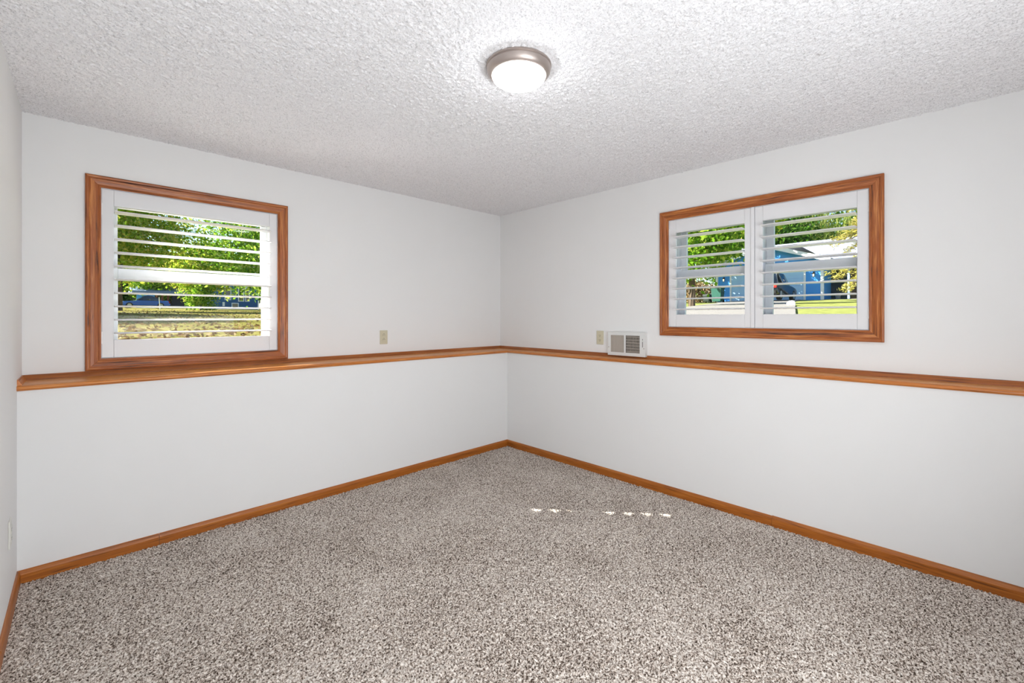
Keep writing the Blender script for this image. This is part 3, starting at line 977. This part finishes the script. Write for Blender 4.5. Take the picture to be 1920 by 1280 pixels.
# wall lanterns either side of the door
for ly in (3.72, 9.66):
    ln_ = bx('lantern', M['post_dark'], hs, HX - 0.05, HX, ly - 0.05, ly + 0.05, 4.10, 4.40)
    MB().lathe((HX - 0.14, ly, 4.05), [(0.02, 0.30), (0.06, 0.27), (0.085, 0.22), (0.085, 0.20), (0.02, 0.20)], 10).build('lantern_cap', M['post_dark'], ln_)
    MB().lathe((HX - 0.14, ly, 4.05), [(0.02, 0.02), (0.04, 0.04), (0.05, 0.19), (0.02, 0.20)], 10).build('lantern_glass', M['lantern_glow'], ln_)
    MB().lathe((HX - 0.14, ly, 4.05), [(0.01, -0.02), (0.05, 0.0), (0.05, 0.02), (0.01, 0.02)], 10).build('lantern_base', M['post_dark'], ln_)
# house number
for k, ch in enumerate('4110'):
    cu = bpy.data.curves.new('digit_outline', 'FONT')
    cu.body = ch; cu.size = 0.30; cu.extrude = 0.01; cu.align_x = 'CENTER'
    tmp = bpy.data.objects.new('digit_outline', cu)
    COL.objects.link(tmp)
    dme = bpy.data.meshes.new_from_object(tmp)
    bpy.data.objects.remove(tmp)
    bm = bmesh.new(); bm.from_mesh(dme); bmesh.ops.remove_doubles(bm, verts=bm.verts, dist=1e-4); bm.to_mesh(dme); bm.free()
    dme.materials.clear(); dme.materials.append(M['slot'])
    nb = bpy.data.objects.new('house_number_digit', dme)
    COL.objects.link(nb)
    nb.rotation_euler = (math.radians(90), 0, math.radians(-90))
    nb.parent = hs
    nb.location = Vector((HX - 0.02, 3.72 + 0.3 - 0.2 * k, 4.52)) - hs.location
# main block with its recessed porch
bx('porch_wall', M['porch_dark'], hs, 35.6, 35.8, -9, y0, GB - 0.4, 5.0)
bx('front_door', M['brown_door'], hs, 35.54, 35.62, 1.15, 2.05, GB, GB + 2.05)
for py_ in (1.78, 0.9, -1.5):
    bx('porch_post', M['door_blue'], hs, HX + 0.3, HX + 0.42, py_, py_ + 0.12, GB - 0.2, 4.95)
bx('porch_floor', M['concrete'], hs, HX + 0.1, 35.6, -9, y0, GB - 0.3, GB + 0.02)
roof_slab('roof', M['shingle'], [(HX - 0.1, y0 - 0.45, 5.0), (HX - 0.1, -9.5, 5.0), (39.5, -9.5, 7.35), (39.5, y0 + 3, 7.35)])
roof_slab('roof', M['shingle'], [(46, 10.5, 5.0), (46, -9.5, 5.0), (39.5, -9.5, 7.35), (39.5, 10.5, 7.35)])
bx('fascia', M['white_trim'], hs, HX - 0.2, HX - 0.1, -9.5, y0 - 0.5, 4.92, 5.16)
pt = tag(recenter(MB().lathe((HX + 1.2, 2.55, GB + 0.02), [(0.09, 0), (0.13, 0.05), (0.16, 0.32), (0.17, 0.36), (0.14, 0.36), (0.13, 0.3), (0.02, 0.3)], 14).build('planter', M['alloy'], smooth=True)), 'grey planter pot standing on the dark porch', 'planter')

# ------------------------------------------------------------------ cars
def car(name, label, loc, rz, paint, Lc, Wc, Hc, suv):
    t = empty(name, loc, label, 'car', None, None, rz)
    hl = Lc / 2
    bl = 0.30                       # sill height
    belt = Hc * (0.58 if suv else 0.60)
    def ring(prof, y, inset=0.0):
        return [(x, y, z) for x, z in prof]
    low = [(-hl, bl + 0.1), (-hl + 0.05, bl), (hl - 0.1, bl), (hl, bl + 0.12), (hl - 0.02, belt * 0.72), (hl - 0.35, belt * 0.86), (hl * 0.42, belt * 0.97), (hl * 0.30, belt), (-hl + 0.10, belt), (-hl + 0.02, belt * 0.8)]
    w = Wc / 2
    def sc(prof, f):
        return [(x * f, z if z < belt * 0.5 else z) for x, z in prof]
    rings = []
    for y, f, up in ((-w, 0.955, 0.05), (-w + 0.06, 0.985, 0.0), (-w + 0.25, 1.0, 0.0), (0, 1.015, 0.0), (w - 0.25, 1.0, 0.0), (w - 0.06, 0.985, 0.0), (w, 0.955, 0.05)):
        rings.append([(x * f, y, min(z, belt - up * 0.6) + (up if z <= bl + 0.01 else 0)) for x, z in low])
    par = {'parent': None}
    def put(mb, nm, mat, sm=False, bevel=0.0, p=None):
        o = mb.build(nm, mat, None, smooth=sm, bevel=bevel)
        o.parent = p or t
        return o
    body = put(MB().loft(rings), 'body', paint, True)
    back = -hl + (0.12 if suv else 0.75)
    cab = [(back, belt - 0.02), (hl * 0.36, belt - 0.02), (hl * 0.02, Hc - 0.05), (-0.25, Hc), (back + (0.35 if suv else 0.9), Hc - 0.03), (back + 0.12, belt + 0.2)]
    rr = []
    for y, f in ((-w * 0.94, 0.0), (-w * 0.80, 1.0), (0, 1.02), (w * 0.80, 1.0), (w * 0.94, 0.0)):
        if f == 0.0:
            rr.append([(x, y, belt - 0.02 + (z - belt + 0.02) * 0.18) for x, z in cab])
        else:
            rr.append([(x, y, z) for x, z in cab])
    put(MB().loft(rr), 'cabin_glass', M['car_glass'], True)
    rf = [(hl * 0.04, Hc - 0.06), (-0.25, Hc + 0.012), (back + (0.36 if suv else 0.9), Hc - 0.018), (back + (0.34 if suv else 0.88), Hc - 0.06)]
    put(MB().loft([[(x, -w * 0.8, z) for x, z in rf], [(x, w * 0.8, z) for x, z in rf]]), 'roof_panel', paint, False, 0.01)
    R = 0.36 if suv else 0.32
    for wx in (-hl + 0.85, hl - 0.85):
        for s in (-1, 1):
            yy = s * (w - 0.10)
            def disc(r, ya, yb, k=20):
                return [[(wx + r_ * math.cos(2 * math.pi * i / k), y_, R + r_ * math.sin(2 * math.pi * i / k)) for i in range(k)] for r_, y_ in ((r, ya), (r, yb))]
            wh = put(MB().loft(disc(R, yy - 0.11, yy + 0.11)), 'wheel', M['tyre'], False, 0.015)
            put(MB().loft(disc(R * 0.62, yy + s * 0.09, yy + s * 0.118)), 'wheel_rim', M['alloy'], False, 0.006, wh)
    for s in (-1, 1):
        a, b = sorted((s * (w - 0.30), s * (w - 0.03)))
        put(MB().box(-hl - 0.015, -hl + 0.22, a, b, belt * 0.74, belt * 0.92), 'tail_light', M['red_lens'], False, 0.02)
        put(MB().box(hl - 0.30, hl + 0.0, a, b, belt * 0.62, belt * 0.74), 'head_light', M['alloy'], False, 0.02)
    put(MB().box(-hl - 0.06, -hl + 0.15, -w + 0.05, w - 0.05, bl + 0.06, bl + 0.26), 'bumper', M['tyre'] if suv else paint, False, 0.03)
    return t
p = ray_at(1457, 27, z=0)
cx, cy = p.x + 2.35, p.y + 0.92
car('parked_suv', 'black SUV parked in the driveway before the garage door', (cx, cy, gh(cx, cy) + 0.04), 0.0, M['black_paint'], 4.7, 1.84, 1.72, True)
p = ray_at(270, 51, z=0)
car('parked_car', 'blue car parked side-on beyond the shaded back lawn', (p.x, p.y, gh(p.x, p.y)), math.radians(184), M['blue_paint'], 4.5, 1.78, 1.46, False)

# ------------------------------------------------------------------ bins, mailbox, poles
def bin_(label, px, depth, s, mat, hgt):
    p = ray_at(px, depth, z=0)
    z = gh(p.x, p.y) + 0.04
    t = empty('wheeled_bin', (p.x, p.y, z), label, 'bin', 'wheeled bins by the garage')
    a, b = s * 0.42, s * 0.52
    lo_ = [(p.x - a, p.y - a, z + 0.06), (p.x + a, p.y - a, z + 0.06), (p.x + a, p.y + a, z + 0.06), (p.x - a, p.y + a, z + 0.06)]
    hi_ = [(p.x - b, p.y - b, z + hgt), (p.x + b, p.y - b, z + hgt), (p.x + b, p.y + b, z + hgt), (p.x - b, p.y + b, z + hgt)]
    MB().loft([lo_, hi_]).build('body', mat, t, bevel=0.03)
    MB().loft([[(x + (x - p.x) * 0.08, y + (y - p.y) * 0.08, zz + 0.002) for x, y, zz in hi_], [(p.x + (x - p.x) * 0.85, p.y + (y - p.y) * 0.85, zz + 0.09) for x, y, zz in hi_]]).build('lid', mat, t, bevel=0.015)
    for q in (-1, 1):
        yy = p.y + q * s * 0.42
        MB().loft([[(p.x + a + 0.1 * math.cos(i * math.pi / 6), y_, z + 0.1 + 0.1 * math.sin(i * math.pi / 6)) for i in range(12)] for y_ in (yy - 0.03, yy + 0.03)]).build('wheel', M['tyre'], t)
bin_('tall green wheeled bin against the blue garage corner', 1346, 30.5, 0.66, M['bin_green'], 0.98)
bin_('small dark wheeled bin beside the tall green one', 1326, 31.2, 0.46, M['bin_black'], 0.5)

p = ray_at(1483, 15.5, z=0)
z = gh(p.x, p.y)
mbx = empty('mailbox', (p.x, p.y, z), 'white round-topped mailbox on a dark post at the driveway edge', 'mailbox')
bz = 1.28 + (594 - 576) / F_PX * 15.5
sec = [(-0.11, 0), (0.11, 0)] + [(0.11 * math.cos(a), 0.13 + 0.11 * math.sin(a)) for a in [i * math.pi / 8 for i in range(9)]]
ca, sa = math.cos(math.radians(20)), math.sin(math.radians(20))
def rot(u, v): return (p.x + u * ca - v * sa, p.y + u * sa + v * ca)
MB().loft([[(*rot(q, a), bz + b) for a, b in sec] for q in (-0.24, 0.24)]).build('box', M['white_trim'], mbx, bevel=0.008)
MB().loft([[(*rot(q, a * 0.9), bz + 0.01 + b * 0.93) for a, b in sec] for q in (-0.25, -0.24)]).build('door', M['white_trim'], mbx)
MB().box(*sorted((rot(0.05, 0)[0] - 0.05, rot(0.05, 0)[0] + 0.05)), rot(0.05, 0)[1] - 0.05, rot(0.05, 0)[1] + 0.05, z - 0.1, bz + 0.01).build('post', M['post_dark'], mbx)
MB().tube([(*rot(-0.2, 0), bz - 0.005), (*rot(0.05, 0), max(z + 0.02, bz - 0.3))], 0.025, 6).build('brace', M['post_dark'], mbx)

p = ray_at(395, 50, z=0)
MBp = MB().tube([(p.x, p.y, gh(p.x, p.y) - 0.1), (p.x, p.y, 6.2)], [0.05, 0.04], 8)
tag(recenter(MBp.build('thin_pole', M['alloy'])), 'thin grey pole standing at the left end of the navy house', 'pole', 'poles in the back yard')
p = ray_at(300, 40, z=0)
MBp = MB().tube([(p.x, p.y, gh(p.x, p.y) - 0.05), (p.x - 0.06, p.y, gh(p.x, p.y) + 1.15)], [0.035, 0.03], 8)
tag(recenter(MBp.build('yard_stake', M['white_trim'])), 'short pale stake on the lawn just right of the blue car', 'stake', 'poles in the back yard')

# ------------------------------------------------------------------ navy house and carport beyond the back lawn
NYh = 59.6
nh = empty('navy_house', (10.8, NYh, 2.2), 'navy lap-sided house with white window trim beyond the back lawn', 'house')
bx('front_wall', M['siding_navy'], nh, 7.6, 12.95, NYh, NYh + 0.2, 1.9, 6.4)
bx('side_wall', M['siding_navy'], nh, 12.75, 12.95, NYh + 0.2, NYh + 8, 1.9, 6.4)
bx('side_wall', M['siding_navy'], nh, 7.6, 7.8, NYh + 0.2, NYh + 8, 1.9, 6.4)
bx('corner_board', M['white_trim'], nh, 12.88, 13.0, NYh - 0.05, NYh + 0.1, 1.9, 6.4)
MB().loft([[(7.1, NYh - 0.5, 6.3), (7.1, NYh + 4, 8.2), (7.1, NYh + 8.5, 6.3)], [(13.5, NYh - 0.5, 6.3), (13.5, NYh + 4, 8.2), (13.5, NYh + 8.5, 6.3)]]).build('roof', M['shingle_dark'], nh)
def xat(px): 
    a = math.radians(FWD_DEG) - math.atan((px - 960) / F_PX)
    return CAM.x + (NYh - CAM.y) / math.tan(a)
for (a, b, z0, z1) in ((421, 433.5, 3.35, 5.0), (446.5, 457.5, 3.2, 5.0), (459.5, 468, 3.2, 5.0), (434, 447.5, 2.35, 3.02)):
    xa, xb = xat(a), xat(b)
    wmb = MB()
    q = 0.09
    wmb.box(xa, xa + q, NYh - 0.06, NYh, z0, z1); wmb.box(xb - q, xb, NYh - 0.06, NYh, z0, z1)
    wmb.box(xa + q, xb - q, NYh - 0.06, NYh, z1 - q, z1); wmb.box(xa + q, xb - q, NYh - 0.06, NYh, z0, z0 + q)
    wf = wmb.build('window', M['white_trim'], nh)
    bx('pane', M['car_glass'], wf, xa + q, xb - q, NYh - 0.03, NYh - 0.01, z0 + q, z1 - q)
bx('meter_box', M['white_trim'], nh, xat(417), xat(421), NYh - 0.12, NYh, 2.6, 3.1)

CYh = 70.5
cp = empty('carport', (4.6, CYh, 2.45), 'dark carport with a pale blue roof edge behind the blue car', 'carport')
bx('back_wall', M['dark_wall'], cp, 1.8, 7.4, CYh + 5, CYh + 5.2, 2.2, 4.4)
bx('side_wall', M['dark_wall'], cp, 5.4, 7.4, CYh, CYh + 0.15, 2.2, 4.4)
bx('side_wall', M['siding_blue'], cp, 1.8, 3.6, CYh, CYh + 0.15, 2.2, 4.4)
MB().loft([[(1.3, CYh - 0.6, 4.4), (1.3, CYh - 0.6, 4.65), (1.3, CYh + 2.6, 5.3), (1.3, CYh + 5.8, 4.65), (1.3, CYh + 5.8, 4.4)], [(7.8, CYh - 0.6, 4.4), (7.8, CYh - 0.6, 4.65), (7.8, CYh + 2.6, 5.3), (7.8, CYh + 5.8, 4.65), (7.8, CYh + 5.8, 4.4)]]).build('roof', M['shingle_dark'], cp)
for xx in (3.7, 4.3, 4.9):
    bx('timber_post', M['rust'], cp, xx, xx + 0.18, CYh - 0.05, CYh + 0.13, 2.2, 4.4)
